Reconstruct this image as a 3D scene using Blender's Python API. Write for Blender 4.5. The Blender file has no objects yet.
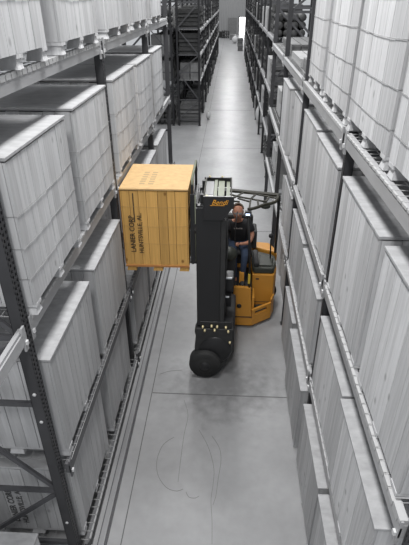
import bpy, bmesh, math, random
from mathutils import Vector, Matrix
random.seed(7)
S = bpy.context.scene
COL = S.collection

# ------------------------------------------------------------------ materials
def mat(name, col, rough=.6, metal=0., spec=.4, var=0., scale=(6, 6, 6), island=0., emit=None, bump=0.):
    m = bpy.data.materials.new(name); m.use_nodes = True
    nt = m.node_tree; b = nt.nodes['Principled BSDF']
    c = (col[0], col[1], col[2], 1)
    b.inputs['Base Color'].default_value = c
    b.inputs['Roughness'].default_value = rough
    b.inputs['Metallic'].default_value = metal
    b.inputs['Specular IOR Level'].default_value = spec
    if emit:
        b.inputs['Emission Color'].default_value = c
        b.inputs['Emission Strength'].default_value = emit
    if var or island:
        tc = nt.nodes.new('ShaderNodeTexCoord'); mp = nt.nodes.new('ShaderNodeMapping')
        mp.inputs['Scale'].default_value = scale
        nt.links.new(tc.outputs['Object'], mp.inputs['Vector'])
        no = nt.nodes.new('ShaderNodeTexNoise'); no.inputs['Scale'].default_value = 1
        no.inputs['Detail'].default_value = 5; no.inputs['Roughness'].default_value = .6
        geo = nt.nodes.new('ShaderNodeNewGeometry')
        ad = nt.nodes.new('ShaderNodeVectorMath'); ad.operation = 'ADD'
        mu = nt.nodes.new('ShaderNodeMath'); mu.operation = 'MULTIPLY'; mu.inputs[1].default_value = 37.
        nt.links.new(geo.outputs['Random Per Island'], mu.inputs[0])
        nt.links.new(mp.outputs[0], ad.inputs[0]); nt.links.new(mu.outputs[0], ad.inputs[1])
        nt.links.new(ad.outputs[0], no.inputs['Vector'])
        m1 = nt.nodes.new('ShaderNodeMapRange')
        m1.inputs['From Min'].default_value = .3; m1.inputs['From Max'].default_value = .7
        m1.inputs['To Min'].default_value = 1 - var; m1.inputs['To Max'].default_value = 1 + var
        nt.links.new(no.outputs['Fac'], m1.inputs['Value'])
        m2 = nt.nodes.new('ShaderNodeMapRange')
        m2.inputs['To Min'].default_value = 1 - island; m2.inputs['To Max'].default_value = 1 + island
        nt.links.new(geo.outputs['Random Per Island'], m2.inputs['Value'])
        m3 = nt.nodes.new('ShaderNodeMath'); m3.operation = 'MULTIPLY'
        nt.links.new(m1.outputs[0], m3.inputs[0]); nt.links.new(m2.outputs[0], m3.inputs[1])
        vm = nt.nodes.new('ShaderNodeVectorMath'); vm.operation = 'SCALE'
        vm.inputs[0].default_value = col
        nt.links.new(m3.outputs[0], vm.inputs['Scale'])
        nt.links.new(vm.outputs[0], b.inputs['Base Color'])
    return m

def wood(name, col, knot, var=.1, island=.1, kn=.55):
    """vertical-grain planks: stretched noise, per-plank tone and a few dark knots"""
    m = mat(name, col, rough=.75, spec=.25, var=var, island=island, scale=(30, 30, 1.6))
    nt = m.node_tree; b = nt.nodes['Principled BSDF']
    src = b.inputs['Base Color'].links[0].from_socket
    tc = nt.nodes.new('ShaderNodeTexCoord'); mp = nt.nodes.new('ShaderNodeMapping')
    mp.inputs['Scale'].default_value = (1, 1, .7)
    nt.links.new(tc.outputs['Object'], mp.inputs['Vector'])
    vo = nt.nodes.new('ShaderNodeTexVoronoi'); vo.inputs['Scale'].default_value = 4.2
    nt.links.new(mp.outputs[0], vo.inputs['Vector'])
    r = nt.nodes.new('ShaderNodeMapRange')
    r.inputs['From Min'].default_value = .05; r.inputs['From Max'].default_value = .12
    r.inputs['To Min'].default_value = kn; r.inputs['To Max'].default_value = 0.
    nt.links.new(vo.outputs['Distance'], r.inputs['Value'])
    mx = nt.nodes.new('ShaderNodeMix'); mx.data_type = 'RGBA'
    nt.links.new(r.outputs[0], mx.inputs['Factor'])
    nt.links.new(src, mx.inputs['A']); mx.inputs['B'].default_value = (*knot, 1)
    nt.links.new(mx.outputs['Result'], b.inputs['Base Color'])
    return m

M = {}
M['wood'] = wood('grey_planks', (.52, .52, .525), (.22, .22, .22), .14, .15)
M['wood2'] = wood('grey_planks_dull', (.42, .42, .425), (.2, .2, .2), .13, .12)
M['lid'] = mat('grey_board_lid', (.37, .37, .375), .75, var=.16, scale=(7, 14, 7))
M['pine'] = wood('pine_planks', (.56, .325, .10), (.17, .07, .015), .14, .18, .8)
M['pinelid'] = mat('pine_board_lid', (.53, .345, .155), .7, var=.14, scale=(9, 16, 9))
M['pinedark'] = mat('pine_side_stain', (.42, .19, .06), .7, var=.12, scale=(9, 9, 2))
M['core'] = mat('crate_inside_dark', (.055, .055, .055), .9)
M['corep'] = mat('pine_crate_inside', (.13, .055, .015), .9)
M['strap'] = mat('strap_wire', (.26, .26, .26), .5)
M['strapy'] = mat('strap_steel_pale', (.44, .28, .11), .6)
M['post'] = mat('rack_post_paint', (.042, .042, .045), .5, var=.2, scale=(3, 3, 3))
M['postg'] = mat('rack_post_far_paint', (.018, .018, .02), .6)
M['brace'] = mat('rack_brace_paint', (.075, .075, .08), .5, var=.2)
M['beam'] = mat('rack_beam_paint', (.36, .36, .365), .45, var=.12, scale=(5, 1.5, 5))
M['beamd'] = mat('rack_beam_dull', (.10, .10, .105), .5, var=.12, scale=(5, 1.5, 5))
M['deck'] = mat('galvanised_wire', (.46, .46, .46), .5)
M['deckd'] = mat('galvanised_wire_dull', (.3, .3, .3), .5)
M['clip'] = mat('white_clip', (.6, .6, .6), .4)
M['rail'] = mat('guide_rail_steel', (.23, .23, .235), .4, metal=.2, var=.15, scale=(6, 1, 6))
M['black'] = mat('truck_black_paint', (.018, .018, .019), .35)
M['blackm'] = mat('truck_black_matte', (.03, .03, .03), .6, var=.2)
M['rubber'] = mat('tyre_rubber', (.02, .02, .02), .7, var=.2)
M['orange'] = mat('truck_yellow_paint', (.54, .245, .035), .45, var=.05, scale=(3, 3, 3))
M['ltr'] = mat('lettering_orange', (.85, .38, .03), .4)
M['rod'] = mat('mast_rail_pale_green', (.17, .185, .135), .5, var=.12)
M['steel'] = mat('bare_steel', (.25, .25, .25), .4, metal=.3)
M['brass'] = mat('brass_fitting', (.7, .6, .35), .3, metal=.5)
M['olive'] = mat('guard_dark_olive', (.024, .022, .014), .65, var=.15)
M['pad'] = mat('pad_dark_vinyl', (.035, .038, .03), .5, var=.2)
M['glint'] = mat('painted_edge_glint', (.8, .82, .85), .4)  # pale colour for the highlights painted on the valve blocks
M['ylab'] = mat('yellow_decal', (.6, .42, .05), .4)
M['lamp'] = mat('blue_white_lamp', (.65, .75, 1.), .3, emit=2.)
M['skin'] = mat('person_skin', (.42, .20, .13), .5, var=.06)
M['hair'] = mat('grey_brown_hair', (.12, .09, .07), .8, var=.2, scale=(60, 60, 60))
M['shirt'] = mat('black_tshirt', (.016, .016, .018), .85, var=.2)
M['jeans'] = mat('blue_jeans', (.028, .042, .075), .85, var=.2, scale=(20, 20, 20))
M['shoe'] = mat('dark_shoes', (.03, .03, .03), .7)
M['print'] = mat('shirt_print_grey', (.22, .20, .19), .8)
M['ink'] = mat('stencil_ink', (.05, .035, .02), .8)
M['inkg'] = mat('stencil_ink_grey', (.10, .10, .10), .8)
M['inkl'] = mat('stencil_ink_faded', (.36, .27, .14), .8)
M['load1'] = mat('far_load_dark', (.06, .06, .06), .7, var=.3, island=.35)
M['load2'] = mat('far_load_grey', (.17, .17, .17), .7, var=.2, island=.3)
M['load3'] = mat('far_load_pale', (.40, .40, .40), .6, var=.15, island=.2)
M['white'] = mat('white_wrap', (.55, .55, .55), .5, var=.06)
M['joint'] = mat('joint_filler_dark', (.10, .10, .10), .8)
M['crack'] = mat('floor_mark_dark', (.15, .15, .15), .7)
M['foil'] = mat('daylight_opening', (1., 1., 1.), .5, emit=3.5)

def floor_mat():
    m = bpy.data.materials.new('sealed_concrete'); m.use_nodes = True
    nt = m.node_tree; b = nt.nodes['Principled BSDF']
    tc = nt.nodes.new('ShaderNodeTexCoord')
    def noise(sc, det, lo, hi, a, c):
        n = nt.nodes.new('ShaderNodeTexNoise'); n.inputs['Scale'].default_value = sc; n.inputs['Detail'].default_value = det
        nt.links.new(tc.outputs['Object'], n.inputs['Vector'])
        r = nt.nodes.new('ShaderNodeMapRange')
        for k, v in zip(('From Min', 'From Max', 'To Min', 'To Max'), (lo, hi, a, c)): r.inputs[k].default_value = v
        nt.links.new(n.outputs['Fac'], r.inputs['Value']); return r.outputs[0]
    def mul(x, y):
        q = nt.nodes.new('ShaderNodeMath'); q.operation = 'MULTIPLY'
        nt.links.new(x, q.inputs[0]); nt.links.new(y, q.inputs[1]); return q.outputs[0]
    v = mul(noise(1.1, 6, .15, .85, .80, 1.20), noise(7, 3, .25, .75, .94, 1.06))
    # worn dark tyre scuffs where trucks pivot, plus truck shadow painted into the colour
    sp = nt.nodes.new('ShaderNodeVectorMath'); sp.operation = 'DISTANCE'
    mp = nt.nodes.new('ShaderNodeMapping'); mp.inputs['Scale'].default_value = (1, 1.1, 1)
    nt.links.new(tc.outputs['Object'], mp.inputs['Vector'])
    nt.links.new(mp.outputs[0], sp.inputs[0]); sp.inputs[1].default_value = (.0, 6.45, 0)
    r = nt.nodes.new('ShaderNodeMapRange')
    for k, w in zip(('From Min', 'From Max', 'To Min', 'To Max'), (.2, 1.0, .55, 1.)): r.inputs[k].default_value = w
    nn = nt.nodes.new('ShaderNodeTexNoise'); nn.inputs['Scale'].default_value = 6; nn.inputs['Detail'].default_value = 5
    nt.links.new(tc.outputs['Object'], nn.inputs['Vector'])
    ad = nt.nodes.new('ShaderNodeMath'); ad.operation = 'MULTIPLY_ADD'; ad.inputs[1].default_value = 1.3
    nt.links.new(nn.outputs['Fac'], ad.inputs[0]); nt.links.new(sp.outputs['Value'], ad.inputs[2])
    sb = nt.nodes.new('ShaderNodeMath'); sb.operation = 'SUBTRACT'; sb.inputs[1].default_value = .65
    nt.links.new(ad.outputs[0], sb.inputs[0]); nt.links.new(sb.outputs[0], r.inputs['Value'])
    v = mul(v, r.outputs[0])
    s = nt.nodes.new('ShaderNodeVectorMath'); s.operation = 'SCALE'; s.inputs[0].default_value = (.29, .29, .293)
    nt.links.new(v, s.inputs['Scale']); nt.links.new(s.outputs[0], b.inputs['Base Color'])
    b.inputs['Roughness'].default_value = .33
    
    b.inputs['Specular IOR Level'].default_value = .28
    return m
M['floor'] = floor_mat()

def wall_mat():
    m = mat('corrugated_grey_wall', (.30, .30, .30), .6)
    nt = m.node_tree; b = nt.nodes['Principled BSDF']
    tc = nt.nodes.new('ShaderNodeTexCoord'); w = nt.nodes.new('ShaderNodeTexWave'); w.inputs['Scale'].default_value = 1.2
    nt.links.new(tc.outputs['Object'], w.inputs['Vector'])
    bp = nt.nodes.new('ShaderNodeBump'); bp.inputs['Distance'].default_value = .05
    nt.links.new(w.outputs['Fac'], bp.inputs['Height']); nt.links.new(bp.outputs[0], b.inputs['Normal'])
    return m
M['wall'] = wall_mat()

# ------------------------------------------------------------------ mesh helpers
class MB:
    def __init__(s): s.v = []; s.f = []; s.smooth = []
    def add(s, vs, fs, sm=False):
        o = len(s.v); s.v += [tuple(v) for v in vs]
        for f in fs: s.f.append(tuple(i + o for i in f)); s.smooth.append(sm)
        return s
    def box(s, x0, x1, y0, y1, z0, z1):
        if x0 > x1: x0, x1 = x1, x0
        if y0 > y1: y0, y1 = y1, y0
        if z0 > z1: z0, z1 = z1, z0
        return s.add([(x0,y0,z0),(x1,y0,z0),(x1,y1,z0),(x0,y1,z0),(x0,y0,z1),(x1,y0,z1),(x1,y1,z1),(x0,y1,z1)],
                     [(0,3,2,1),(4,5,6,7),(0,1,5,4),(1,2,6,5),(2,3,7,6),(3,0,4,7)])
    def prism(s, pts, z0, z1, top=None):
        n = len(pts); top = top or pts
        vs = [(p[0], p[1], z0) for p in pts] + [(p[0], p[1], z1) for p in top]
        return s.add(vs, [tuple(reversed(range(n))), tuple(range(n, 2*n))] + [(i, (i+1) % n, n+(i+1) % n, n+i) for i in range(n)])
    def prismy(s, pts, y0, y1):      # outline in x,z pushed along y
        n = len(pts); vs = [(p[0], y0, p[1]) for p in pts] + [(p[0], y1, p[1]) for p in pts]
        return s.add(vs, [tuple(range(n)), tuple(reversed(range(n, 2*n)))] + [(i, n+i, n+(i+1) % n, (i+1) % n) for i in range(n)])
    def frustum(s, cx, cy, z0, z1, ax, ay, bx, by):
        return s.prism([(cx-ax,cy-ay),(cx+ax,cy-ay),(cx+ax,cy+ay),(cx-ax,cy+ay)], z0, z1,
                       [(cx-bx,cy-by),(cx+bx,cy-by),(cx+bx,cy+by),(cx-bx,cy+by)])
    def bar(s, a, b, w, h=None):
        h = h or w; a = Vector(a); b = Vector(b); d = (b-a).normalized()
        u = d.cross(Vector((0,0,1)));
        if u.length < .01: u = Vector((1,0,0))
        u.normalize(); t = u.cross(d)
        u = u*w/2; t = t*h/2
        vs = [a-u-t, a+u-t, a+u+t, a-u+t, b-u-t, b+u-t, b+u+t, b-u+t]
        return s.add(vs, [(0,3,2,1),(4,5,6,7),(0,1,5,4),(1,2,6,5),(2,3,7,6),(3,0,4,7)])
    def tube(s, pts, r, n=8, closed=False):
        pts = [Vector(p) for p in pts]; N = len(pts); vs = []
        rr = r if isinstance(r, (list, tuple)) else [r]*N
        pu = None
        for i, p in enumerate(pts):
            a = pts[i-1] if (i or closed) else p; b = pts[(i+1) % N] if (i < N-1 or closed) else p
            d = (b-a).normalized()
            if pu is None:
                u = d.orthogonal().normalized()
            else:
                u = (pu - d*pu.dot(d)).normalized()
            pu = u; t = d.cross(u)
            for k in range(n):
                an = 2*math.pi*k/n; vs.append(p + (u*math.cos(an)+t*math.sin(an))*rr[i])
        fs = []
        for i in range(N if closed else N-1):
            j = (i+1) % N
            for k in range(n): fs.append((i*n+k, i*n+(k+1) % n, j*n+(k+1) % n, j*n+k))
        if not closed: fs += [tuple(reversed(range(n))), tuple(range((N-1)*n, N*n))]
        return s.add(vs, fs, True)
    def lathe(s, prof, c, axis='z', n=28):
        vs = []; fs = []; m = len(prof)
        for k in range(n):
            a = 2*math.pi*k/n
            for r, h in prof:
                p = {'z': (r*math.cos(a), r*math.sin(a), h), 'y': (r*math.cos(a), h, r*math.sin(a)), 'x': (h, r*math.cos(a), r*math.sin(a))}[axis]
                vs.append((c[0]+p[0], c[1]+p[1], c[2]+p[2]))
        for k in range(n):
            for i in range(m-1):
                fs.append((k*m+i, ((k+1) % n)*m+i, ((k+1) % n)*m+i+1, k*m+i+1))
        return s.add(vs, fs, True)
    def ell(s, c, r, n=16, m=10):
        vs = []; fs = []
        for i in range(m+1):
            ph = math.pi*i/m
            for k in range(n):
                a = 2*math.pi*k/n
                vs.append((c[0]+r[0]*math.sin(ph)*math.cos(a), c[1]+r[1]*math.sin(ph)*math.sin(a), c[2]+r[2]*math.cos(ph)))
        for i in range(m):
            for k in range(n): fs.append((i*n+k, i*n+(k+1) % n, (i+1)*n+(k+1) % n, (i+1)*n+k))
        return s.add(vs, fs, True)
    def build(s, name, m, parent=None, bevel=0., origin=None):
        if origin is None and parent is not None: origin = wloc(parent)
        if origin is None:
            xs = [v[0] for v in s.v]; ys = [v[1] for v in s.v]; zs = [v[2] for v in s.v]
            origin = Vector(((min(xs)+max(xs))/2, (min(ys)+max(ys))/2, min(zs)))
        origin = Vector(origin)
        me = bpy.data.meshes.new(name)
        me.from_pydata([tuple(Vector(v)-origin) for v in s.v], [], s.f)
        bm = bmesh.new(); bm.from_mesh(me)
        for f, q in zip(bm.faces, s.smooth): f.smooth = q
        bmesh.ops.recalc_face_normals(bm, faces=bm.faces); bm.to_mesh(me); bm.free()
        me.materials.append(m)
        o = bpy.data.objects.new(name, me); COL.objects.link(o)
        if parent is not None:
            o.parent = parent; o.location = origin - wloc(parent)
        else: o.location = origin
        if bevel:
            b = o.modifiers.new('bevel', 'BEVEL'); b.width = bevel; b.segments = 2; b.limit_method = 'ANGLE'
        return o

def wloc(o):
    l = Vector(o.location)
    while o.parent: o = o.parent; l += o.location
    return l

def tag(o, label=None, cat=None, group=None, kind=None):
    if label: o['label'] = label
    if cat: o['category'] = cat
    if group: o['group'] = group
    if kind: o['kind'] = kind
    return o

def thing(name, label, cat, loc=(0,0,0), group=None):
    o = bpy.data.objects.new(name, None); COL.objects.link(o); o.location = loc; o.empty_display_size = .1
    return tag(o, label, cat, group)

def to_mesh(o, name, parent, m):
    dg = bpy.context.evaluated_depsgraph_get(); dg.update()
    me = bpy.data.meshes.new_from_object(o.evaluated_get(dg)); me.name = name
    mw = o.matrix_world.copy()
    bpy.data.objects.remove(o)
    org = wloc(parent)
    me.transform(Matrix.Translation(-org) @ mw)
    me.materials.clear(); me.materials.append(m)
    for p in me.polygons: p.material_index = 0
    r = bpy.data.objects.new(name, me); COL.objects.link(r); r.parent = parent
    return r

def text(name, body, pos, xd, yd, size, m, parent, depth=.002, shear=0., sx=1., bold=0.):
    cu = bpy.data.curves.new(name, 'FONT'); cu.body = body; cu.size = size; cu.extrude = depth; cu.shear = shear
    cu.offset = bold
    o = bpy.data.objects.new(name, cu); COL.objects.link(o)
    x = Vector(xd).normalized(); y = Vector(yd).normalized(); z = x.cross(y)
    mt = Matrix((x*sx, y, z)).transposed().to_4x4(); mt.translation = Vector(pos)
    o.matrix_world = mt
    return to_mesh(o, name, parent, m)

def skin(name, pts, edges, radii, m, parent, lv=2):
    me = bpy.data.meshes.new(name); me.from_pydata([tuple(p) for p in pts], edges, [])
    o = bpy.data.objects.new(name, me); COL.objects.link(o)
    o.modifiers.new('sk', 'SKIN')
    if not me.skin_vertices: me.skin_vertices.new()
    for i, r in enumerate(radii):
        sv = me.skin_vertices[0].data[i]
        sv.radius = r if isinstance(r, tuple) else (r, r); sv.use_root = (i == 0)
    sb = o.modifiers.new('ss', 'SUBSURF'); sb.levels = lv; sb.render_levels = lv
    r = to_mesh(o, name, parent, m)
    for p in r.data.polygons: p.use_smooth = True
    return r

# ------------------------------------------------------------------ camera
F, T, YW, R = 472.35, math.radians(30.456), math.radians(3.106), math.radians(.18)
H = 5.6
f = Vector((-math.sin(YW)*math.cos(T), math.cos(YW)*math.cos(T), -math.sin(T)))
r0 = Vector((math.cos(YW), math.sin(YW), 0)); d0 = f.cross(r0)
ri = r0*math.cos(R) + d0*math.sin(R); dn = -r0*math.sin(R) + d0*math.cos(R)
cam = bpy.data.cameras.new('camera'); co = bpy.data.objects.new('camera', cam); COL.objects.link(co)
mt = Matrix((ri, -dn, -f)).transposed().to_4x4(); mt.translation = Vector((0, 0, H)); co.matrix_world = mt
cam.sensor_fit = 'VERTICAL'; cam.sensor_height = 24; cam.lens = 24*F/545; cam.clip_end = 300; cam.clip_start = .05
S.camera = co

# ------------------------------------------------------------------ setting
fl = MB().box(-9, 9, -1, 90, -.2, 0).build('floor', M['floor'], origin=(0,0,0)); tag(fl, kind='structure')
def joint(x0, x1, y0, y1, n):
    tag(MB().box(x0, x1, y0, y1, 0, .002).build('floor_joint', M['joint']), 'thin dark joint line cut in the concrete floor', 'floor joint', None, 'structure')
joint(-1.176, -1.164, 0, 86, 0)
for i, y in enumerate((5.6, 11.8, 19.9, 27.5, 40)): joint(-1.16, 9, y-.008, y+.008, i+1)
wb = MB().box(-9, 9, 86, 86.3, 0, 9).build('wall_back', M['wall']); tag(wb, kind='structure')
dr = MB().box(1.1, 2.1, 85.93, 85.99, .02, 2.5).build('door_1', M['foil']); tag(dr, 'bright open doorway glowing with daylight in the far wall', kind='structure')
MB().box(.98, 1.1, 85.88, 86, 0, 2.6).box(2.1, 2.2, 85.88, 86, 0, 2.6).box(.98, 2.2, 85.88, 86, 2.5, 2.62).build('door_frame', M['load2'], dr)

# curved scratches and cracks on the floor
def floor_px(px, py, z=.002):
    v = f + ri*((px-204.5)/F) + dn*((py-272.5)/F); s = (z-H)/v.z
    return (s*v.x, s*v.y)
def mark(pts, w, label):
    P = [floor_px(*p) for p in pts]; b = MB(); w *= .7
    # smooth resample
    Q = []
    for i in range(len(P)-1):
        p0 = P[max(i-1, 0)]; p1 = P[i]; p2 = P[i+1]; p3 = P[min(i+2, len(P)-1)]
        for k in range(6):
            t = k/6
            Q.append(tuple(.5*((2*p1[j])+(-p0[j]+p2[j])*t+(2*p0[j]-5*p1[j]+4*p2[j]-p3[j])*t*t+(-p0[j]+3*p1[j]-3*p2[j]+p3[j])*t**3) for j in (0,1)))
    Q.append(P[-1])
    vs = []; fs = []
    for i, q in enumerate(Q):
        a = Q[max(i-1,0)]; c = Q[min(i+1,len(Q)-1)]; d = Vector((c[0]-a[0], c[1]-a[1])).normalized(); n = Vector((-d.y, d.x))*w/2
        for h in (.0005, .0022): vs += [(q[0]+n.x, q[1]+n.y, h), (q[0]-n.x, q[1]-n.y, h)]
    for i in range(len(Q)-1):
        o = i*4; fs += [(o+2, o+3, o+7, o+6), (o, o+4, o+5, o+1), (o, o+2, o+6, o+4), (o+1, o+5, o+7, o+3)]
    fs += [(0,1,3,2), (len(vs)-4, len(vs)-2, len(vs)-1, len(vs)-3)]
    o = b.add(vs, fs).build('floor_scratch', M['crack']); tag(o, label, 'scratch')
mark([(199,430),(206,442),(211,455),(214,470),(213,485),(211,500),(212,520),(212,544)], .008, 'long wavering crack in the concrete running down from the truck')
mark([(212,436),(219,447),(221,460),(218,480),(216,495),(213,505)], .008, 'shorter curved crack joining the long crack at its right')
mark([(174,437),(163,445),(157,460),(158,475),(166,487),(176,491),(183,489)], .010, 'open oval tyre scratch on bare concrete at the left of the aisle')
mark([(184,400),(188,415),(184,435),(180,465),(178,482)], .009, 'nearly straight thin scratch beside the open oval scratch')
mark([(186,492),(189,497),(195,498),(199,496)], .009, 'tiny curved scratch right of the oval scratch end')
mark([(160,374),(170,371),(182,370)], .010, 'short scratch on the floor left of the truck wheel')

# ------------------------------------------------------------------ crates
def crate(label, x0, x1, y0, y1, z0, z1, face, pine=False, dull=False, group=None, straps=(.25, .52, .8), lid_over=.012, sk=.105):
    """face = +1: aisle side is x1 (left racks), -1: aisle side is x0 (right racks)"""
    rnd = random.Random(int((y0*31+z0*7+x0*3)*100))
    root = thing('wooden_crate', label, 'crate', ((x0+x1)/2, (y0+y1)/2, z0), group)
    b0 = z0+sk; lt = .03
    wd = M['pine'] if pine else (M['wood2'] if dull else M['wood'])
    # dark carcass inside, planks outside
    MB().box(x0+.02, x1-.02, y0+.02, y1-.02, b0+.01, z1-lt-.002).build('inner_lining', M['corep'] if pine else M['core'], root)
    pl = MB(); pt = .022
    def run(a, b, put):
        n = max(4, round((b-a)/.135)); ws = [rnd.uniform(.8, 1.25) for _ in range(n)]; k = (b-a)/sum(ws); p = a
        for w in ws:
            q = p+w*k; put(p+.003, q-.003, rnd.uniform(0, .005)); p = q
    for sy in (0, 1):
        def py(a, b, j):
            if sy == 0: pl.box(a, b, y0+j, y0+pt, b0, z1-lt-rnd.uniform(.004, .012))
            else: pl.box(a, b, y1-pt, y1-j, b0, z1-lt-.006)
        run(x0+pt, x1-pt, py)
    for sx in (0, 1):
        def px(a, b, j):
            if sx == 0: pl.box(x0+j, x0+pt, a, b, b0, z1-lt-rnd.uniform(.004, .012))
            else: pl.box(x1-pt, x1-j, a, b, b0, z1-lt-rnd.uniform(.004, .012))
        run(y0, y1, px)
    pl.build('side_planks', wd, root)
    o = lid_over
    ld = MB().box(x0-o*.5, x1+o*.5, y0-o*.5, y1+o*.5, z1-lt+.004, z1)
    ld.build('lid', M['pinelid'] if pine else M['lid'], root, bevel=.004)
    for i, yy in enumerate((y0+.06, (y0+y1)/2, y1-.06)):
        s = MB().box(x0, x1, yy-.055, yy+.055, b0-.03, b0-.002)
        for xx in (x0+.08, (x0+x1)/2, x1-.08): s.frustum(xx, yy, z0, b0-.032, .075, .055, .06, .035)
        s.build('skid', wd, root)
    for h in straps:
        zz = b0 + (z1-b0)*h; e = .004; pts = []; sg = rnd.uniform(.004, .03)
        c = [(x0-e,y0-e),(x1+e,y0-e),(x1+e,y1+e),(x0-e,y1+e)]
        for i in range(4):
            a = c[i]; b = c[(i+1) % 4]
            for k in range(6): t = k/6; pts.append((a[0]+(b[0]-a[0])*t, a[1]+(b[1]-a[1])*t, zz - sg*math.sin(math.pi*t)*(1+.15*math.sin(i*2))))
        MB().tube(pts,   .0018 if pine else .0022, 5, True).build('strap', M['strapy'] if pine else M['strap'], root)
    return root

ORD = ['nearest the viewer', 'second from the near end', 'third from the near end', 'fourth from the near end', 'fifth from the near end', 'sixth from the near end', 'seventh from the near end']
LX = -1.53; DX = 1.1
# left rack: (y0, y1) spans
spans = {
 'top shelf of the left rack': (5.13, 6.42, [(1.3,2.72),(3.1,4.28),(4.62,5.96),(6.42,7.92),(8.12,9.5),(10.0,11.4)], (.3,.6,.85)),
 'middle shelf of the left rack': (3.34, 4.65, [(3.08,4.4),(4.70,6.09),(6.5,8.03),(8.12,9.58),(9.95,11.33)], (.2,.42,.64)),
 'lower shelf of the left rack': (1.58, 2.85, [(3.1,4.41),(4.68,6.1),(8.3,9.6),(9.95,11.35)], ()),
 'floor level of the left rack': (.19, 1.37, [(3.1,4.34),(4.62,5.92),(6.6,8.0),(8.2,9.55),(9.95,11.3)], ()),
}
stencil_crate = None
jr = random.Random(3)
for nm, (z0, z1, ys, st) in spans.items():
    for i, (a, b) in enumerate(ys):
        j = jr.uniform(-.02, .015) if i else 0
        j -= .035 if nm.startswith('floor') else 0
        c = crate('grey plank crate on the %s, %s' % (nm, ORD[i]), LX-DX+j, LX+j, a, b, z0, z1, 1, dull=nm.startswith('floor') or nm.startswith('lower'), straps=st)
        if nm.startswith('floor') and i == 0: stencil_crate = c
# right rack
rspans = {
 'top shelf of the right rack': (4.505, 5.85, [(1.95,3.27),(3.36,4.64),(4.74,6.02),(6.3,7.45)], (.15,.36,.6,.8), [1.10,1.10,1.10,1.12]),
 'middle shelf of the right rack': (2.89, 4.12, [(1.88,2.93),(3.08,4.37),(4.64,6.02),(6.16,7.42),(7.8,8.98),(9.22,10.5)], (), [1.08,1.08,1.085,1.11,1.14,1.08]),
 'lower shelf of the right rack': (1.47, 2.48, [(1.94,3.13),(3.17,4.40),(4.75,6.05),(6.2,7.5),(7.95,9.2)], (), [1.05,1.075,1.085,1.10,1.12]),
 'floor level of the right rack': (0, 1.12, [(1.85,3.12),(3.2,4.38),(4.62,5.95),(6.1,7.2)], (), [1.01,1.02,1.01,1.06]),
}
for nm, (z0, z1, ys, st, xs) in rspans.items():
    skh = .105 if nm.startswith('top') else .05
    for i, (a, b) in enumerate(ys):
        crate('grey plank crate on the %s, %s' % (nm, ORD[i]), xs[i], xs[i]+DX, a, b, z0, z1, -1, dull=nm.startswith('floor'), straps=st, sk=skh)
# crate peeping in at the bottom left corner of the frame
crate('pale grey crate top at the bottom left, in front of the left rack upright', -2.85, -1.83, 1.45, 2.66, .0, .95, 1, straps=())

# stencilled marks on the near end of the floor-level crate
def stencil(parent, m, x, y, z, s, l1='LANIER CORP', l2='HUNTSVILLE, AL.', g=.1):
    text('stencil_lettering', l1, (x, y, z), (0,0,1), (-1,0,0), s, m, parent, .001, sx=.92, bold=.002)
    text('stencil_lettering', l2, (x+g, y, z-.02), (0,0,1), (-1,0,0), s*.92, m, parent, .001, sx=.92, bold=.001)
stencil(stencil_crate, M['inkg'], -2.28, 3.095, .42, .10)

# ------------------------------------------------------------------ the crate on the forks
yc = crate('yellow pine plank crate with black stencilled lettering carried on the truck forks', -1.552, -.575, 6.30, 7.42, 1.90, 3.24, 1, pine=True, straps=(.3, .54, .78))
stencil(yc, M['ink'], -1.380, 6.296, 2.225, .105, g=.118)
MB().box(-1.374, -1.358, 6.296, 6.302, 2.72, 3.17).build('dark_seam', M['ink'], yc)
MB().box(-1.556, -.57, 6.284, 6.299, 1.975, 2.005).build('bottom_batten', M['pinedark'], yc)
MB().box(-1.568, -1.553, 6.335, 7.40, 2.0, 3.20).build('stained_side_panel', M['pinedark'], yc)
sm = MB()
for i in range(6):
    for jx in range(2): sm.box(-1.30+.13*jx, -1.22+.13*jx, 6.48+.1*i, 6.53+.1*i, 3.2400, 3.2412)
sm.build('faded_top_marks', M['inkl'], yc)

# ------------------------------------------------------------------ racks
def upright(rack, x, xb, y, z1, side, w=.085, d=.085, holes=False, m=None, braces=True, z0=0.):
    """front post at x (aisle face), rear post at xb, side=+1 left rack, -1 right rack"""
    m = m or M['post']
    b = MB(); s = side
    xf = x; xr = x - s*d
    if holes:
        b.box(xr, xf-s*.006, y-w/2, y-w/2+.005, z0, z1); b.box(xr, xf-s*.006, y+w/2-.005, y+w/2, z0, z1)
        for yy in (y-w/2, y-.012, y+w/2-.014): b.box(xf-s*.006, xf, yy, yy+(.024 if yy == y-.012 else .014), z0, z1)
        z = z0
        while z < z1:
            b.box(xf-s*.006, xf-s*.0005, y-w/2, y+w/2, z, z+.022); z += .05
        b.box(xr, xr+s*.004, y-w/2, y+w/2, z0, z1)
    else:
        b.box(xr, xf, y-w/2, y+w/2, z0, z1)
        b.box(xf, xf+s*.003, y-.008, y+.008, z0, z1)
    b.box(xr-s*.03, xf+s*.02, y-w/2-.02, y+w/2+.02, 0, .012)
    b.build('post', m, rack)
    b = MB().box(xb, xb-s*d, y-w/2, y+w/2, 0, z1); b.build('rear_post', m, rack)
    if braces:
        b = MB(); z = .35; k = 0
        hz = [.3, 1.22, 2.45, 3.2, 4.3, 5.3, 6.2]
        for z in hz:
            if z < z1: b.bar((xr, y, z), (xb, y, z), .035, .05)
        for i in range(len(hz)-1):
            if hz[i+1] < z1:
                a, c = (xr, xb) if i % 2 == 0 else (xb, xr)
                b.bar((c, y, hz[i]+.04), (a, y, hz[i+1]-.04), .03, .045)
        b.build('brace', M['brace'], rack)

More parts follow.
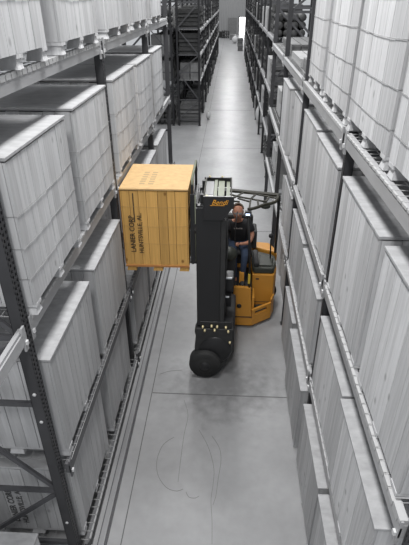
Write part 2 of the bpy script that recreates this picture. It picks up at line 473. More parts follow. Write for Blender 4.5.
def beams(rack, xf, xb, ya, yb, z0, z1, side, m, deck=True, lip=1., dm='deck', tabs=True, cells=.1, back=True):
    s = side
    b = MB().box(xf-s*.05, xf, ya, yb, z0, z1-.03).box(xf-s*.05, xf-s*.012, ya, yb, z1-.031, z1-.004)
    b.box(xf-s*.012, xf+s*.006, ya, ya+.05, z0-.06, z1+.03).box(xf-s*.012, xf+s*.006, yb-.05, yb, z0-.06, z1+.03)
    b.build('beam', m, rack)
    if back: MB().box(xb, xb+s*.05, ya, yb, z0, z1-.004).build('rear_beam', m, rack)
    if tabs:
        MB().box(xf+s*.006, xf+s*.022, ya+.012, ya+.04, z0+.0, z0+.035).build('locking_pin', M['clip'], rack)
        MB().box(xf+s*.006, xf+s*.022, yb-.04, yb-.012, z0, z0+.035).build('locking_pin', M['clip'], rack)
    if deck:
        d = MB(); n = int((yb-ya-.1)/cells); st = (yb-ya-.1)/n
        for i in range(n+1):
            y = ya+.05+i*st
            d.box(xb, xf, y-.003, y+.003, z1-.006, z1-.001)
        for i in range(9):
            x = xb+(xf-xb)*i/8
            d.box(x-.003, x+.003, ya+.05, yb-.05, z1-.011, z1-.006)
        for i in range(n):      # turned-down front lip, in short bright pieces between the wires
            y = ya+.05+i*st
            if lip: d.box(xf+s*.001, xf+s*.006, y+.008, y+st-.008, z1-.045*lip, z1-.001)
            if lip: d.box(xf-s*.02*lip, xf+s*.004, y+.008, y+st-.008, z1-.003, z1)
        d.build('wire_deck', M[dm], rack)

LXF, LXB = -1.585, -2.62
lr = thing('pallet_rack', 'long dark steel pallet rack with light beams filling the left side of the aisle', 'pallet rack', (LXF, 3, 0))
lys = [-.35, 2.96, 6.28, 9.74, 12.88]
for i, y in enumerate(lys):
    if i: upright(lr, LXF, LXB-.02, y, 5.12 if i < 4 else 6.6, 1, w=.10, d=.10, holes=(i < 3))
for i in range(4):
    for lv, (z0, z1) in enumerate([(.06, .185), (1.44, 1.575), (3.20, 3.335), (4.99, 5.125)]):
        if i == 0 and lv < 2: continue
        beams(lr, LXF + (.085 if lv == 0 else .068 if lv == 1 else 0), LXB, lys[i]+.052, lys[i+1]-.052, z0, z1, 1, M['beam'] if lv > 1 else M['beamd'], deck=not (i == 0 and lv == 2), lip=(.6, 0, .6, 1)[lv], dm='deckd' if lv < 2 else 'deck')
RXF, RXB = 1.07, 2.16
rr_ = thing('pallet_rack', 'dark steel pallet rack with light beams along the right side of the aisle', 'pallet rack', (RXF, 3, 0))
rys = [1.66, 4.52, 7.6, 10.78, 13.9]
for i, y in enumerate(rys):
    upright(rr_, RXF+.03, RXB+.02, y, 4.49 if i < 2 else 6.4, -1, w=.07, d=.09, holes=(i < 2))
for i in range(4):
    for lv, (z0, z1) in enumerate([(1.34, 1.465), (2.76, 2.885), (4.37, 4.50)]):
        beams(rr_, RXF, RXB, rys[i]+.05, rys[i+1]-.05, z0, z1, -1, M['beam'], lip=(1, 1, .7)[lv] if (i + lv) % 2 or lv == 1 and i == 0 else .4)
# beam-end protector sticking out at the near end (pale block on the middle beam end)
MB().box(RXF-.012, RXF+.04, 1.72, 1.85, 2.89, 2.92).build('end_cap', M['deck'], rr_)

for y_, z_ in ((2.945, 2.62), (2.95, 2.28), (2.94, 3.22), (2.95, .75)):
    MB().lathe([(0,0),(.016,0),(.016,.014),(0,.018)], (LXF-.05, y_-.048, z_), 'y', 10).build('bolt', M['clip'], lr)
# floor guide rail along the left rack
gr = MB().prism([(-1.418,1.5),(-1.352,1.5),(-1.352,13.5),(-1.418,13.5)], 0, .085)
gr = gr.build('guide_rail', M['rail'])
MB().box(-1.352, -1.335, 1.5, 13.5, 0, .03).build('rail_edge', M['brace'], gr, origin=(0,0,0)); MB().box(-1.44, -1.418, 1.5, 13.5, 0, .05).build('rail_edge', M['brace'], gr, origin=(0,0,0))
tag(gr, 'long grey steel guide rail bolted to the floor along the left rack', 'guide rail')

# ------------------------------------------------------------------ far racks and their loads
protos = {}
def proto_mesh(kind):
    if kind in protos: return protos[kind]
    b = MB(); rnd = random.Random(sum(map(ord, kind))); m = M['load1']
    if kind.startswith('boards'):
        z = 0
        for i in range(5):
            h = rnd.uniform(.04, .09); e = rnd.uniform(0, .05)
            b.box(-.5+e, .5-e, -.6+e, .6-e, z, z+h); z += h
            for yy in (-.45, 0, .45): b.box(-.48, .48, yy-.04, yy+.04, z, z+.05)
            z += .05
        m = M['load2'] if kind.endswith('g') else M['load1']
    elif kind.startswith('carton'):
        z = 0
        for i in range(2):
            for k in range(2):
                for l in range(2):
                    b.box(-.48+.49*k, -.01+.49*k-rnd.uniform(0,.03), -.58+.59*l, -.02+.59*l-rnd.uniform(0,.04), z, z+.34)
            z += .345
        m = M['load3'] if kind.endswith('p') else M['load2']
    elif kind.startswith('rolls'):
        for i in range(4):
            for k in range(3):
                cx = -.36+.24*i; cz = .115+.215*k
                b.lathe([(0, -.55), (.105, -.55), (.11, -.5), (.11, .5), (.105, .55), (0, .55)], (cx, 0, cz), 'y', 10)
        m = M['load1']
    elif kind == 'sack':
        b.ell((0, 0, .27), (.3, .34, .27)); b.ell((.05, .05, .56), (.1, .12, .09)); m = M['white']
    b.build(kind, m, origin=(0,0,0)); o = COL.objects[-1] if False else bpy.data.objects[kind]
    protos[kind] = o.data; bpy.data.objects.remove(o); return protos[kind]
KN = {'boards': ('board_stack', 'stack of flat boards'), 'boardsg': ('board_stack', 'stack of flat boards'), 'carton': ('carton_stack', 'block of grey cartons'), 'cartonp': ('carton_stack', 'block of pale cartons'), 'rolls': ('roll_stack', 'pile of dark rolls'), 'sack': ('bulk_sack', 'white bulk sack')}
def load(kind, x, y, z, label, group=None, sc=(1,1,1), rz=0):
    o = bpy.data.objects.new(KN[kind][0], proto_mesh(kind)); COL.objects.link(o)
    o.location = (x, y, z); o.scale = sc; o.rotation_euler = (0, 0, rz)
    tag(o, label, KN[kind][0].replace('_', ' '), group); return o

fl_ = thing('pallet_rack', 'distant dark loaded rack on the left beyond the cross aisle', 'pallet rack', (-1.5, 24, 0))
fr_ = thing('pallet_rack', 'distant cluttered dark rack on the right beyond the near right rack', 'pallet rack', (1.3, 18, 0))
flev = [(.9, 1.0), (1.98, 2.1), (3.08, 3.2), (4.12, 4.24)]
fys = [23.85 + 3.0*i for i in range(12)]
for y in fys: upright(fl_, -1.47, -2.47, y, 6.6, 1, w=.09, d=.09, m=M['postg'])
for i in range(11):
    for z0, z1 in flev[1:]:
        beams(fl_, -1.45, -2.5, fys[i]+.05, fys[i+1]-.05, z0, z1, 1, M['beam'], deck=False, tabs=False, back=False)
for z0, z1 in flev[1:]:
    for i in range(11):
        MB().box(-2.5, -1.5, fys[i]+.06, fys[i+1]-.06, z1-.01, z1).build('shelf_panel', M['beam'], fl_)
frl = [(1.33, 1.45), (2.75, 2.87), (4.33, 4.45)]
gys = [16.3 + 3.0*i for i in range(14)]
for y in gys: upright(fr_, 1.28, 2.3, y, 6.4, -1, w=.08, d=.08, m=M['postg'])
for i in range(13):
    for z0, z1 in frl:
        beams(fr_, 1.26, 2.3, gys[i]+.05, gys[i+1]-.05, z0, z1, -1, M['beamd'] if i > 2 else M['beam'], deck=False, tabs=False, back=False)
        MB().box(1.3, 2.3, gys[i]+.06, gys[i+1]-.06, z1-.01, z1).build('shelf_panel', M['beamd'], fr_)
lr_rnd = random.Random(11)
LVN = ['on the floor', 'on the first shelf', 'on the second shelf', 'on the third shelf']
for side, ys, zz, xc, nm in ((0, fys, [0, 2.1, 3.2, 4.24], -1.98, 'far left rack'), (1, gys, [0, 1.45, 2.87, 4.45], 1.80, 'far right rack')):
    for i in range(len(ys)-1):
        for l, z in enumerate(zz):
            if (side == 0 and l == 0 and i == 0) or (side == 1 and l == 0 and i in (1, 2)) or (side == 1 and l == 1 and i == 0): continue
            for k in range(2):
                kd = lr_rnd.choice(['boards', 'boards', 'boardsg', 'carton', 'rolls', 'boards'])
                if side and lr_rnd.random() < .18: kd = 'cartonp'
                yy = ys[i] + .78 + k*1.42 + lr_rnd.uniform(-.05, .05)
                dark = {'boards': 'dark ', 'boardsg': 'grey '}.get(kd, '')
                lab = KN[kd][1].replace('stack', dark+'stack') + ' %s of the %s' % (LVN[l], nm)
                load(kd, xc + lr_rnd.uniform(-.04, .04), yy, z, lab, lab.replace('stack of', 'stacks of'), (.98, lr_rnd.uniform(.95, 1.12), lr_rnd.uniform(1.25, 1.6) if kd[0] == 'b' else lr_rnd.uniform(1.0, 1.2)))
# a second row standing back to back behind the far left rack
bk = thing('pallet_rack', 'dark rack standing behind the far left rack, at its left', 'pallet rack', (-2.7, 24, 0))
for y in fys[:5]: upright(bk, -2.75, -3.75, y, 6.6, 1, w=.09, d=.09, m=M['postg'])
for i in range(4):
    for z0, z1 in flev[1:]:
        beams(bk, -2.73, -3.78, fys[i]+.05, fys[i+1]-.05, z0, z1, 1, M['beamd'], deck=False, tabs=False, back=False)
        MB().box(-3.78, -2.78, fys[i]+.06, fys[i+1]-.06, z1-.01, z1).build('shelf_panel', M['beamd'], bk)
    for l, z in enumerate([0, 2.1, 3.2, 4.24]):
        for k in range(2):
            load('carton' if (i+l+k) % 3 else 'rolls', -3.27, fys[i]+.78+k*1.42, z, ('block of grey cartons' if (i+l+k) % 3 else 'pile of dark rolls') + ' %s of the rack behind the far left one' % LVN[l],
                 'loads %s of the hidden left rack' % LVN[l], (1, 1, 1.2))
# near end of the far left rack
load('boardsg', -2.02, 24.6, 0, 'pale stack of flat boards on the floor at the foot of the far left rack', sc=(1, 1, 1.5))
load('sack', -1.15, 25.3, 0, 'white bulk sack on the floor beside the far left rack', sc=(.4, .5, .7))
# white sacks and cartons in the right rack's far bays
load('sack', 1.52, 24.4, .0, 'white bulk sack slumped at the foot of the far right rack', sc=(.95, 1.1, 1.75))
load('sack', 1.6, 21.3, 0, 'small white bulk sack on the floor right of the slumped one', sc=(.4, .5, .8))
load('carton', 1.66, 8.45, 4.502, 'grey carton block on the top shelf of the right rack beside the last tall crate', sc=(.9, .8, .25))
def plankpile(x, y, z, n, L, label, m, rz=0.):
    b = MB(); rnd = random.Random(n)
    for i in range(n):
        for k in range(4):
            b.box(-.42+.21*k, -.23+.21*k, -L/2+rnd.uniform(0,.08), L/2-rnd.uniform(0,.08), .045*i, .045*i+.04)
    o = b.build('plank_pile', m, origin=(0,0,0)); o.location = (x, y, z); o.rotation_euler = (0,0,rz)
    tag(o, label, 'plank pile')
plankpile(1.62, 9.75, 4.502, 3, 1.5, 'pale plank pile on the top shelf of the right rack', M['load3'])
plankpile(1.7, 12.3, 4.502, 4, 2.2, 'grey plank pile on the top shelf at the far end of the right rack', M['load2'])
for (x, y, z, s, lab) in [(1.68, 11.6, 2.888, (.9,.8,.7), 'pale cartons on the middle shelf at the far end of the right rack, nearer block'),
                          (1.68, 13.05, 2.888, (.9,.8,.9), 'pale cartons on the middle shelf at the far end of the right rack, farther block'),
                          (1.68, 10.0, 1.468, (.95,.75,.9), 'pale cartons on the lower shelf of the right rack behind the last crate'),
                          (1.68, 11.65, 1.468, (.95,.9,1.1), 'pale cartons on the lower shelf in the last bay of the right rack, nearer block'),
                          (1.68, 13.0, 1.468, (.95,.9,.8), 'pale cartons on the lower shelf in the last bay of the right rack, farther block'),
                          (1.66, 8.6, 0, (.95,.9,1.1), 'pale carton block on the floor of the right rack, near one behind the post foot'),
                          (1.66, 9.95, 0, (.95,.8,1.2), 'pale carton block on the floor of the right rack, far one'),
                          (1.68, 11.7, 0, (.95,.9,.9), 'pale carton block on the floor in the last bay of the right rack')]:
    load('cartonp', x, y, z, lab, sc=s)
# black bin on the lower shelf
b = MB().prism([(1.36,16.6),(2.2,16.6),(2.2,17.9),(1.36,17.9)], 1.455, 2.6, [(1.33,16.55),(2.25,16.55),(2.25,17.95),(1.33,17.95)])
bn = thing('storage_bin', 'tall black storage bin on the lower shelf at the near end of far right rack', 'bin', (1.8, 17.2, 1.455))
b.build('bin_body', M['blackm'], bn); MB().box(1.31, 2.27, 16.53, 17.97, 2.6, 2.64).build('bin_rim', M['load2'], bn)
# pail on the middle shelf end
pl_ = thing('pail', 'white pail with a handle on the middle shelf of the right rack', 'pail', (1.3, 10.95, 2.888))
MB().lathe([(0,0),(.11,0),(.125,.3),(.118,.3),(.105,.02),(0,.02)], (1.3,10.98,2.888), 'z', 20).build('pail_body', M['white'], pl_)
MB().tube([(1.3+.13*math.cos(a), 10.98, 3.16+.12*math.sin(a)) for a in [math.pi*k/8 for k in range(9)]], .006, 6).build('handle', M['steel'], pl_)
# things lying about at the far end of the aisle
far = [('boards', -2.0, 80, 0, 'dark stack of flat boards against the far wall, left one', (1.6, 1.2, 1.4)),
       ('carton', .1, 76, 0, 'grey carton block on the floor at the aisle end', (1, 1, 1)),
       ('sack', .35, 70, 0, 'white bulk sack far off, left of the far right rack', (1.3, 1.3, 1.6)),
       ('boardsg', 1.0, 66, 0, 'grey stack of flat boards jutting into the aisle far away', (.7, 1.2, 1.4)),
       ('boardsg', .95, 60.5, 0, 'grey stack of flat boards jutting into the aisle, nearer one', (.6, 1., .9)),
       ('rolls', -1.0, 79, 0, 'dark pile of rolls on the floor in front of the far wall', (1.2, 1.2, 1.6))]
for kd, x, y, z, lab, s in far: load(kd, x, y, z, lab, sc=s)
tag(MB().box(-.75, .65, 85.9, 85.99, 0, 2.4).build('door_2', M['load2']), 'closed grey door in the far wall left of the bright doorway', kind='structure')

# ------------------------------------------------------------------ the truck
tk = thing('forklift', 'yellow and black articulated forklift with its tall black mast turned to the left rack', 'forklift', (.2, 7.6, 0))
P = lambda name, b, m, par=tk, bev=0.: b.build(name, M[m], par, bevel=bev)
# mast: two channel pairs standing at Y 6.2 and Y 7.0
ms = MB()
for y0, y1 in ((6.17, 6.27), (6.90, 7.0)):
    ms.box(-.44, -.18, y0, y1, .35, 3.05)
    ms.box(-.40, -.33, y0+.1 if y0 < 6.5 else y0-.06, y0+.14 if y0 < 6.5 else y0, .35, 3.18)
for z in (.5, 1.25, 2.05, 2.9): ms.box(-.42, -.34, 6.27, 6.90, z, z+.12)
mast = P('mast', ms, 'black', bev=.006)
P('mast_side_plate', MB().box(-.455, -.10, 6.135, 6.168, 1.0, 3.03), 'black', mast, .004)
P('mast_head', MB().prismy([(-.345,3.215),(.08,3.215),(.08,3.08),(.04,3.02),(-.07,2.86),(-.345,2.86)], 6.10, 6.13), 'black', mast, .004)
P('mast_head', MB().box(-.37, .05, 6.93, 6.96, 3.05, 3.20), 'black', mast)
tp = MB().box(-.35, -.33, 6.13, 6.93, 3.1, 3.2).box(.03, .05, 6.13, 6.93, 3.1, 3.2)
P('top_side_rail', tp, 'olive', mast)
P('top_bar', MB().box(-.345, .045, 6.13, 6.2, 3.14, 3.19).box(-.33, -.2, 6.24, 6.28, 3.12, 3.17), 'steel', mast)
P('lift_rod', MB().box(-.21, -.165, 6.2, 6.92, 3.11, 3.17), 'rod', mast)
P('lift_rod', MB().box(-.15, -.06, 6.3, 6.90, 3.10, 3.16).ell((-.105, 6.3, 3.13), (.06,.06,.03)), 'rod', mast)
P('lift_rod', MB().box(-.03, .02, 6.16, 6.9, 3.11, 3.15), 'rod', mast)
P('hose_guard', MB().box(-.33, -.215, 6.29, 6.86, 3.02, 3.17), 'black', mast)
P('bolt', MB().lathe([(0,0),(.018,0),(.018,.02),(0,.02)], (-.30,6.165,3.19), 'z', 8).lathe([(0,0),(.018,0),(.018,.02),(0,.02)], (-.29,6.95,3.2), 'z', 8).lathe([(0,0),(.015,0),(.015,.02),(0,.02)], (-.1,6.95,3.2), 'z', 8), 'brass', mast)
text('brand_lettering', 'Bendi', (-.235, 6.098, 3.10), (1,0,0), (0,0,1), .10, M['ltr'], mast, .002, shear=.4, sx=.98, bold=-.0005)
MB().box(-.25, -.05, 6.096, 6.1, 3.084, 3.089).build('brand_underline', M['ltr'], mast)
# lift cylinders and hoses on the mast's truck side
P('hose_carrier', MB().box(-.18, .0, 6.90, 6.99, .9, 3.0).box(-.10, -.02, 6.14, 6.24, .9, 2.85), 'blackm', mast, .01)
cy = MB()
for x, y in ((-.14, 6.4), (-.14, 6.8)): cy.tube([(x,y,.5),(x,y,2.0)], .045, 14)
P('lift_cylinder', cy, 'black', mast)
P('hydraulic_hose', MB().tube([(-.08,6.3,2.95),(-.05,6.28,2.4),(-.07,6.26,1.7),(-.04,6.25,1.1),(-.02,6.3,.8)], .018, 8).tube([(-.02,6.35,2.9),(.0,6.32,2.3),(-.03,6.3,1.6),(0,6.3,1.0)], .016, 8), 'blackm', mast)
# carriage + forks
cg = MB()
for y in (6.31, 7.14): cg.box(-.535, -.50, y, y+.07, 2.03, 3.3)
for z in (2.08, 2.45, 2.9): cg.box(-.53, -.47, 6.31, 7.21, z, z+.1)
cr = P('carriage', cg, 'black')
P('near_plate', MB().box(-.545, -.46, 6.285, 6.305, 2.05, 3.17), 'black', cr, .004)
P('backrest_tube', MB().tube([(-.515,6.34,3.2),(-.515,6.34,3.38),(-.515,7.18,3.38),(-.515,7.18,3.2)], .018, 8).tube([(-.47,6.28,2.1),(-.47,6.28,3.16)], .008, 8), 'rod', cr)
for y in (6.56, 7.04):
    P('fork', MB().box(-.569, -.54, y-.05, y+.05, 1.925, 2.5).prismy([(-.54,1.93),(-.54,1.965),(-1.5,1.965),(-1.5,1.952)], y-.05, y+.05), 'steel', cr)
P('carriage_link', MB().box(-.47, -.44, 6.36, 6.84, 2.15, 3.0).box(-.50,-.41,6.27,6.31,2.60,2.72).ell((-.455,6.26,2.62),(.035,.03,.05)), 'blackm', cr)
# front drive unit
fu = P('front_unit', MB().prism([(-.40,6.32),(.05,6.30),(.16,6.5),(.18,7.15),(-.1,7.35),(-.40,7.0)], .14, .95), 'blackm', bev=.03)
def wheel(name, c, r, w, par):
    pr_ = [(.0,-w/2),(r*.55,-w/2),(r*.62,-w/2+.015),(r*.9,-w/2),(r,-w/2+.04),(r,w/2-.04),(r*.9,w/2),(r*.6,w/2),(0,w/2)]
    o = P(name, MB().lathe(pr_, c, 'y', 36), 'rubber', par)
    P('wheel_hub', MB().lathe([(0,-w/2-.02),(r*.3,-w/2-.02),(r*.34,-w/2+.01),(r*.5,-w/2+.01),(r*.5,w/2),(0,w/2)], c, 'y', 24), 'black', o)
wheel('drive_wheel', (-.325, 6.10, .265), .265, .24, tk)
wheel('drive_wheel', (-.31, 7.0, .25), .25, .2, tk)
P('wheel_cover', MB().prismy([(-.47,.95),(-.50,.5),(-.44,.2),(-.3,.04),(-.15,.02),(-.06,.08),(.01,.20),(.07,.38),(.11,.6),(.13,.95)], 6.10, 6.50), 'blackm', fu, .012)
P('axle_housing', MB().lathe([(0,-.12),(.24,-.12),(.28,-.09),(.28,.1),(.24,.14),(0,.14)], (-.16,6.20,.52), 'y', 28), 'black', fu)
P('hose_block', MB().box(-.40,.10,6.12,6.29,.96,1.08).box(-.46,-.43,6.18,6.26,.9,1.02), 'black', fu, .006)
fit = MB()
for x, z in ((-.36,1.0),(-.33,.93),(-.22,1.02),(-.17,.94),(-.13,1.01),(.01,1.0),(.05,.92),(.08,.7)): fit.lathe([(0,-.03),(.016,-.03),(.016,.0),(.02,.0),(.02,.02),(0,.02)], (x,6.09,z), 'y', 8)
P('hydraulic_fitting', fit, 'brass', fu)
P('valve_block', MB().box(-.06, .12, 6.60, 6.85, 1.35, 1.62), 'black', fu, .008)
P('valve_block', MB().box(-.09, .09, 6.50, 6.72, 1.12, 1.32), 'black', fu, .008)
MB().box(-.04, .09, 6.598, 6.62, 1.60, 1.624).build('valve_edge_glint', M['glint'], fu)  # pale strips painted in as lamp highlights along the block top edges
MB().box(-.08, .05, 6.498, 6.52, 1.30, 1.324).build('valve_edge_glint', M['glint'], fu)
P('gauge', MB().lathe([(0,-.01),(.035,-.01),(.035,.02),(0,.02)], (-.06,6.49,1.18), 'y', 16), 'steel', fu)
# chassis
ch = MB().prism([(.10,7.42),(.50,7.40),(.88,7.68),(.95,7.9),(.97,8.6),(.85,8.9),(.3,8.98),(-.2,8.9),(-.32,8.7),(-.32,7.75),(-.1,7.5)], .07, .24)
chs = P('chassis', ch, 'orange', bev=.012)
P('floor_plate', MB().prism([(.47,7.50),(.86,7.72),(.9,7.88),(.5,7.88)], .242, .255), 'pad', chs)
ck = MB().prism([(.50,7.40),(.88,7.68),(.86,7.72),(.49,7.45)], .242, .30, None)
ck.prism([(.50,7.40),(.88,7.68),(.86,7.72),(.49,7.45)], .38, .43, None)
ck.prism([(.50,7.40),(.56,7.445),(.54,7.49),(.49,7.45)], .30, .38); ck.prism([(.80,7.62),(.88,7.68),(.86,7.72),(.78,7.66)], .30, .38)
ck.prism([(.88,7.68),(.95,7.9),(.92,7.9),(.86,7.72)], .242, .5)
P('step_guard', ck, 'orange', chs)
P('front_panel', MB().add([(.11,7.40,.16),(.50,7.40,.16),(.46,7.43,.91),(.14,7.43,.93),(.11,7.5,.16),(.50,7.5,.16),(.46,7.5,.91),(.14,7.5,.93)],
   [(0,1,2,3),(5,4,7,6),(4,0,3,7),(1,5,6,2),(3,2,6,7),(0,4,5,1)]), 'orange', chs, .008)
P('panel_hole', MB().lathe([(0,-.004),(.045,-.004),(.045,.01),(0,.01)], (.25,7.408,.52), 'y', 20), 'black', chs)
P('panel_seam', MB().box(.12,.50,7.392,7.402,.27,.285), 'blackm', chs)
P('front_trim', MB().box(.06,.115,7.38,7.46,.10,.62), 'orange', chs, .01)
P('side_bracket', MB().box(.49,.54,7.5,7.86,.24,.66), 'orange', chs, .006)
P('cowl_strip', MB().box(-.30,-.2,7.2,7.5,.3,1.5).box(.24,.33,7.62,7.7,.9,1.12), 'orange', chs, .008)
# rear body
bd = MB().prism([(.50,7.9),(.92,7.9),(.99,8.2),(.99,8.6),(.85,8.9),(.3,8.98),(-.2,8.9),(-.32,8.7),(-.32,8.3),(.50,8.3)], .242, .93)
body = P('rear_body', bd, 'orange', bev=.02)
P('counterweight_rim', MB().prism([(.50,8.74),(.94,8.52),(1.0,8.4),(1.01,8.6),(.87,8.92),(.3,9.0),(-.22,8.92),(-.34,8.75),(-.2,8.72),(.45,8.8)], .932, 1.12), 'orange', body, .03)
P('side_pad', MB().prism([(.53,7.93),(.90,7.93),(.97,8.2),(.97,8.42),(.92,8.50),(.5,8.7),(.5,8.0)], .932, 1.06), 'pad', body, .025)
P('storage_tray', MB().prism([(.62,8.0),(.88,8.0),(.92,8.35),(.66,8.42)], 1.061, 1.09), 'pad', body, .015)
P('grip_pad', MB().box(.52,.62,7.97,8.55,1.061,1.14), 'blackm', body, .02)
P('latch', MB().box(.57,.63,7.893,7.9,.82,.85), 'blackm', body)
P('rear_seam', MB().box(.50,.92,7.895,7.899,.30,.31), 'blackm', body)
wheel('rear_wheel', (.86, 8.5, .2), .2, .12, tk)
# operator compartment
cb = P('operator_floor', MB().box(-.25,.48,7.5,8.3,.245,.86), 'blackm', bev=.01)
P('seat_base', MB().box(-.1,.48,8.31,8.7,.935,1.28), 'blackm', cb, .02)
st = P('seat', MB().box(-.08,.48,7.98,8.5,1.285,1.38), 'blackm', bev=.04)
P('seat_back', MB().prism([(-.06,8.42),(.5,8.42),(.47,8.56),(-.03,8.56)], 1.38, 1.95), 'blackm', st, .05)
P('seat_side_bolster', MB().box(.47,.56,8.1,8.5,1.38,1.75), 'blackm', st, .03)
cn = P('console', MB().box(-.10,.16,7.46,7.7,.87,1.50), 'blackm', bev=.03)
P('console_cover', MB().ell((.04,7.56,1.55), (.15,.14,.14), 20, 12), 'pad', cn)
P('steering_knob', MB().tube([(-.08,7.64,1.6),(-.10,7.68,1.70)], .02, 10), 'steel', cn)
MB().box(-.095,-.045,7.42,7.455,1.56,1.64).build('display', M['lamp'], cn)
P('control_lever', MB().tube([(.17,7.7,1.45),(.2,7.76,1.58)], .012, 8).ell((.2,7.765,1.6),(.025,.025,.03)), 'black', cn)
# overhead guard
gd = MB(); zz = 2.45
gd.bar((-.2,8.45,zz), (.9,8.19,zz), .10, .04)
og = P('overhead_guard', gd, 'olive')
cv = [(.9,8.18),(.88,8.0),(.83,7.86),(.74,7.78),(.62,7.72),(.52,7.62),(.44,7.55),(.34,7.5)]
P('guard_front_tube', MB().tube([(x,y,zz) for x,y in cv], .028, 10), 'olive', og)
wv = MB()
for a, b in (((-.1,8.3),(.15,8.1)),((.15,8.1),(.4,7.98)),((.4,7.98),(.66,7.86)),((.15,8.1),(.28,8.3)),((.28,8.3),(.05,8.42)),((.4,7.98),(.5,8.22)),((.66,7.86),(.74,8.1)),((.0,7.9),(.15,8.1)),((.36,7.52),(.4,7.98)),
             ((.5,8.22),(.74,8.1)),((.28,8.3),(.5,8.22)),((.74,8.1),(.88,8.02)),((.2,7.84),(-.1,7.9)),((.38,7.85),(.17,8.0)),((.52,7.64),(.52,7.9))):
    wv.bar((*a, zz), (*b, zz), .032, .022)
P('guard_lattice', wv, 'olive', og)
P('guard_post', MB().tube([(.92,8.16,2.45),(.94,8.25,1.95),(.965,8.44,1.14)], .028, 10), 'black', og)
P('guard_post', MB().tube([(.34,7.5,2.42),(.40,7.5,1.7),(.43,7.46,.90)], .022, 10), 'black', og)
P('guard_post', MB().tube([(-.2,7.62,2.45),(-.2,7.6,.86)], .025, 10), 'black', og)
P('guard_side_bar', MB().tube([(-.2,7.6,2.45),(-.2,8.45,2.45)], .025, 10), 'olive', og)
P('guard_post', MB().tube([(-.2,8.48,2.45),(-.2,8.6,1.14)], .028, 10), 'black', og)
P('mirror', MB().ell((.66,7.86,2.36),(.09,.05,.045)), 'pad', og)
P('mirror_arm', MB().tube([(.48,7.62,2.43),(.52,7.8,2.38),(.6,7.85,2.36)], .012, 8), 'black', og)
P('work_lamp', MB().box(.29,.40,7.42,7.5,2.36,2.44), 'black', og, .01)
MB().box(.30,.37,7.412,7.42,2.375,2.405).build('lamp_lens', M['lamp'], og)
P('yellow_decal', MB().box(.395,.435,7.44,7.465,1.0,1.2), 'ylab', og)
P('grab_handle', MB().tube([(.86,8.3,1.06),(.84,8.26,1.5),(.86,8.24,1.62)], .014, 8).ell((.84,8.24,1.6),(.05,.04,.05)), 'black', body)
P('antenna', MB().tube([(.16,7.52,2.4),(.13,7.45,2.1),(.14,7.42,1.8)], .01, 6), 'black', og)

# ------------------------------------------------------------------ the operator
pn = thing('person', 'person in a black T-shirt and jeans with glasses, seated in the forklift holding the controls', 'person', (.2, 8.2, 1.385))
A = Vector
bp = [A((.2,8.22,1.48)), A((.2,8.19,1.66)), A((.2,8.1,1.88)), A((.19,8.03,2.01)), A((.185,7.99,2.08)),   # 0-4 pelvis..neck
      A((.18,7.945,2.14)), A((.18,7.955,2.24)), A((.18,7.98,2.325)),                                    # 5-7 head
      A((.03,8.07,1.93)), A((-.08,7.97,1.75)), A((-.10,7.84,1.66)), A((-.09,7.72,1.70)), A((-.09,7.66,1.72)),   # 8-12 right arm (viewer left)
      A((.37,8.07,1.93)), A((.47,7.99,1.74)), A((.40,7.88,1.62)), A((.27,7.77,1.655)), A((.22,7.74,1.67)),     # 13-17 left arm
      A((.10,8.18,1.46)), A((.10,7.93,1.47)), A((.12,7.72,1.45)), A((.14,7.70,1.2)), A((.16,7.72,.96)), A((.16,7.62,.91)),  # 18-23
      A((.30,8.18,1.46)), A((.32,7.93,1.47)), A((.33,7.72,1.45)), A((.31,7.70,1.2)), A((.30,7.72,.96)), A((.30,7.62,.91))]
be = [(0,1),(1,2),(2,3),(3,4),(4,5),(5,6),(6,7),(2,8),(8,9),(9,10),(10,11),(11,12),(2,13),(13,14),(14,15),(15,16),(16,17),
      (0,18),(18,19),(19,20),(20,21),(21,22),(22,23),(0,24),(24,25),(25,26),(26,27),(27,28),(28,29)]
br = [(.13,.11),(.13,.10),(.14,.11),(.07,.07),(.062,.06),(.088,.10),(.108,.118),(.075,.085),
      .06,.048,.042,.030,.036, .06,.048,.042,.030,.036, .085,.078,.062,.052,.04,.04, .085,.078,.062,.052,.04,.04]
body_o = skin('body', bp, be, br, M['skin'], pn)
# fingers of both hands, rooted in the palm
def fingers(c, d, up, side, par):
    d = A(d).normalized(); up = A(up).normalized(); s = d.cross(up).normalized()*side
    for k, (L, o) in enumerate(((.068,-.030),(.076,-.010),(.072,.010),(.056,.030))):
        a = A(c) + s*o
        skin('finger', [a, a+d*L*.45+up*.004, a+d*L*.75-up*.015, a+d*L*.8-up*.04], [(0,1),(1,2),(2,3)], [.0105,.0095,.009,.008], M['skin'], par, 1)
    a = A(c) - s*.02 - d*.02
    skin('thumb', [a, a-s*.035+d*.02, a-s*.035+d*.05-up*.015], [(0,1),(1,2)], [.013,.011,.009], M['skin'], par, 1)
fingers((-.09,7.65,1.725), (.05,-1,.1), (0,.1,1), 1, body_o)
fingers((.21,7.735,1.675), (-.8,-.6,.1), (0,.1,1), -1, body_o)
# clothes (slightly outside the body)
ti = [0,1,2,8,9,13,14]; 
sp = [A((.2,8.22,1.44)), bp[1], bp[2], A((.195,8.055,1.975)), bp[8], A((-.075,7.99,1.79)), bp[13], A((.465,8.0,1.78))]
skin('shirt', sp, [(0,1),(1,2),(2,3),(2,4),(4,5),(2,6),(6,7)], [(.17,.14),(.18,.14),(.205,.155),(.085,.085),.10,.078,.10,.078], M['shirt'], pn)
skin('jeans', [A((.2,8.22,1.47))]+[bp[i] for i in (18,19,20,21,22,24,25,26,27,28)], [(0,1),(1,2),(2,3),(3,4),(4,5),(0,6),(6,7),(7,8),(8,9),(9,10)],
     [(.145,.10),.092,.088,.072,.062,.052,.092,.088,.072,.062,.052], M['jeans'], pn)
for x in (.16, .30): MB().ell((x,7.65,.905),(.05,.135,.044)).build('shoe', M['shoe'], pn)
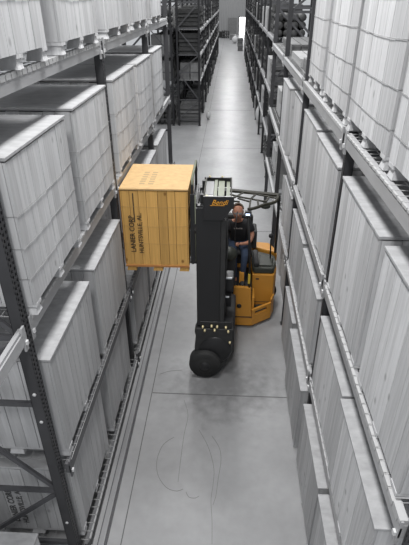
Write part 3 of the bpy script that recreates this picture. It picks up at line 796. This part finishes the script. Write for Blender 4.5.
# hair cap on back and sides, ears, nose, glasses, mouth
hb = MB(); n, m_ = 20, 10; vs = []; fs = []
for i in range(m_):
    ph = .05 + 1.45*i/(m_-1)
    for k in range(n+1):
        a = math.radians(-20) + math.radians(220)*k/n
        # front opening left bare (receding)
        q = ph*(1 if i else 1)
        vs.append((.18+.098*math.sin(q)*math.cos(a), 7.99+.112*math.sin(q)*math.sin(a), 2.25+.10*math.cos(q)))
for i in range(m_-1):
    for k in range(n): fs.append((i*(n+1)+k, i*(n+1)+k+1, (i+1)*(n+1)+k+1, (i+1)*(n+1)+k))
hr = hb.add(vs, fs, True).build('hair', M['hair'], pn)
so = hr.modifiers.new('t', 'SOLIDIFY'); so.thickness = .02; so.offset = .3
MB().ell((.085,7.98,2.2),(.012,.022,.032)).build('ear', M['skin'], pn); MB().ell((.275,7.98,2.2),(.012,.022,.032)).build('ear', M['skin'], pn)
MB().ell((.18,7.845,2.19),(.014,.02,.026)).build('nose', M['skin'], pn)
MB().ell((.18,7.855,2.14),(.028,.008,.006)).build('mouth', M['hair'], pn)
gl = MB().box(.115,.17,7.838,7.846,2.205,2.235).box(.19,.245,7.838,7.846,2.205,2.235).box(.17,.19,7.838,7.844,2.225,2.232)
gl.tube([(.115,7.842,2.228),(.08,7.98,2.225)], .003, 6).tube([(.245,7.842,2.228),(.28,7.98,2.225)], .003, 6)
gl.build('glasses', M['steel'], pn)
for k in range(5): MB().box(.115+.033*k, .138+.033*k, 7.935, 7.945, 1.872, 1.893+.004*(k % 2)).build('shirt_print', M['print'], pn)

# ------------------------------------------------------------------ light
w = bpy.data.worlds.new('world'); S.world = w; w.use_nodes = True
w.node_tree.nodes['Background'].inputs[0].default_value = (.93, .96, 1., 1); w.node_tree.nodes['Background'].inputs[1].default_value = .56
def area(name, loc, sx, sy, power):
    l = bpy.data.lights.new(name, 'AREA'); l.shape = 'RECTANGLE'; l.size = sx; l.size_y = sy; l.energy = power
    o = bpy.data.objects.new(name, l); COL.objects.link(o); o.location = loc
for i, y in enumerate((-1, 5, 11, 17)): area('aisle_lamp', (-.6, y, 9.0), .8, 2.4, 330)
for y in (24, 32, 40, 48, 56, 64, 72, 80): area('aisle_lamp', (-.2, y, 9.5), .6, 3, 340)

S.view_settings.view_transform = 'Standard'; S.view_settings.look = 'None'
S.view_settings.gamma = 1; S.view_settings.use_curve_mapping = False; S.view_settings.exposure = 0
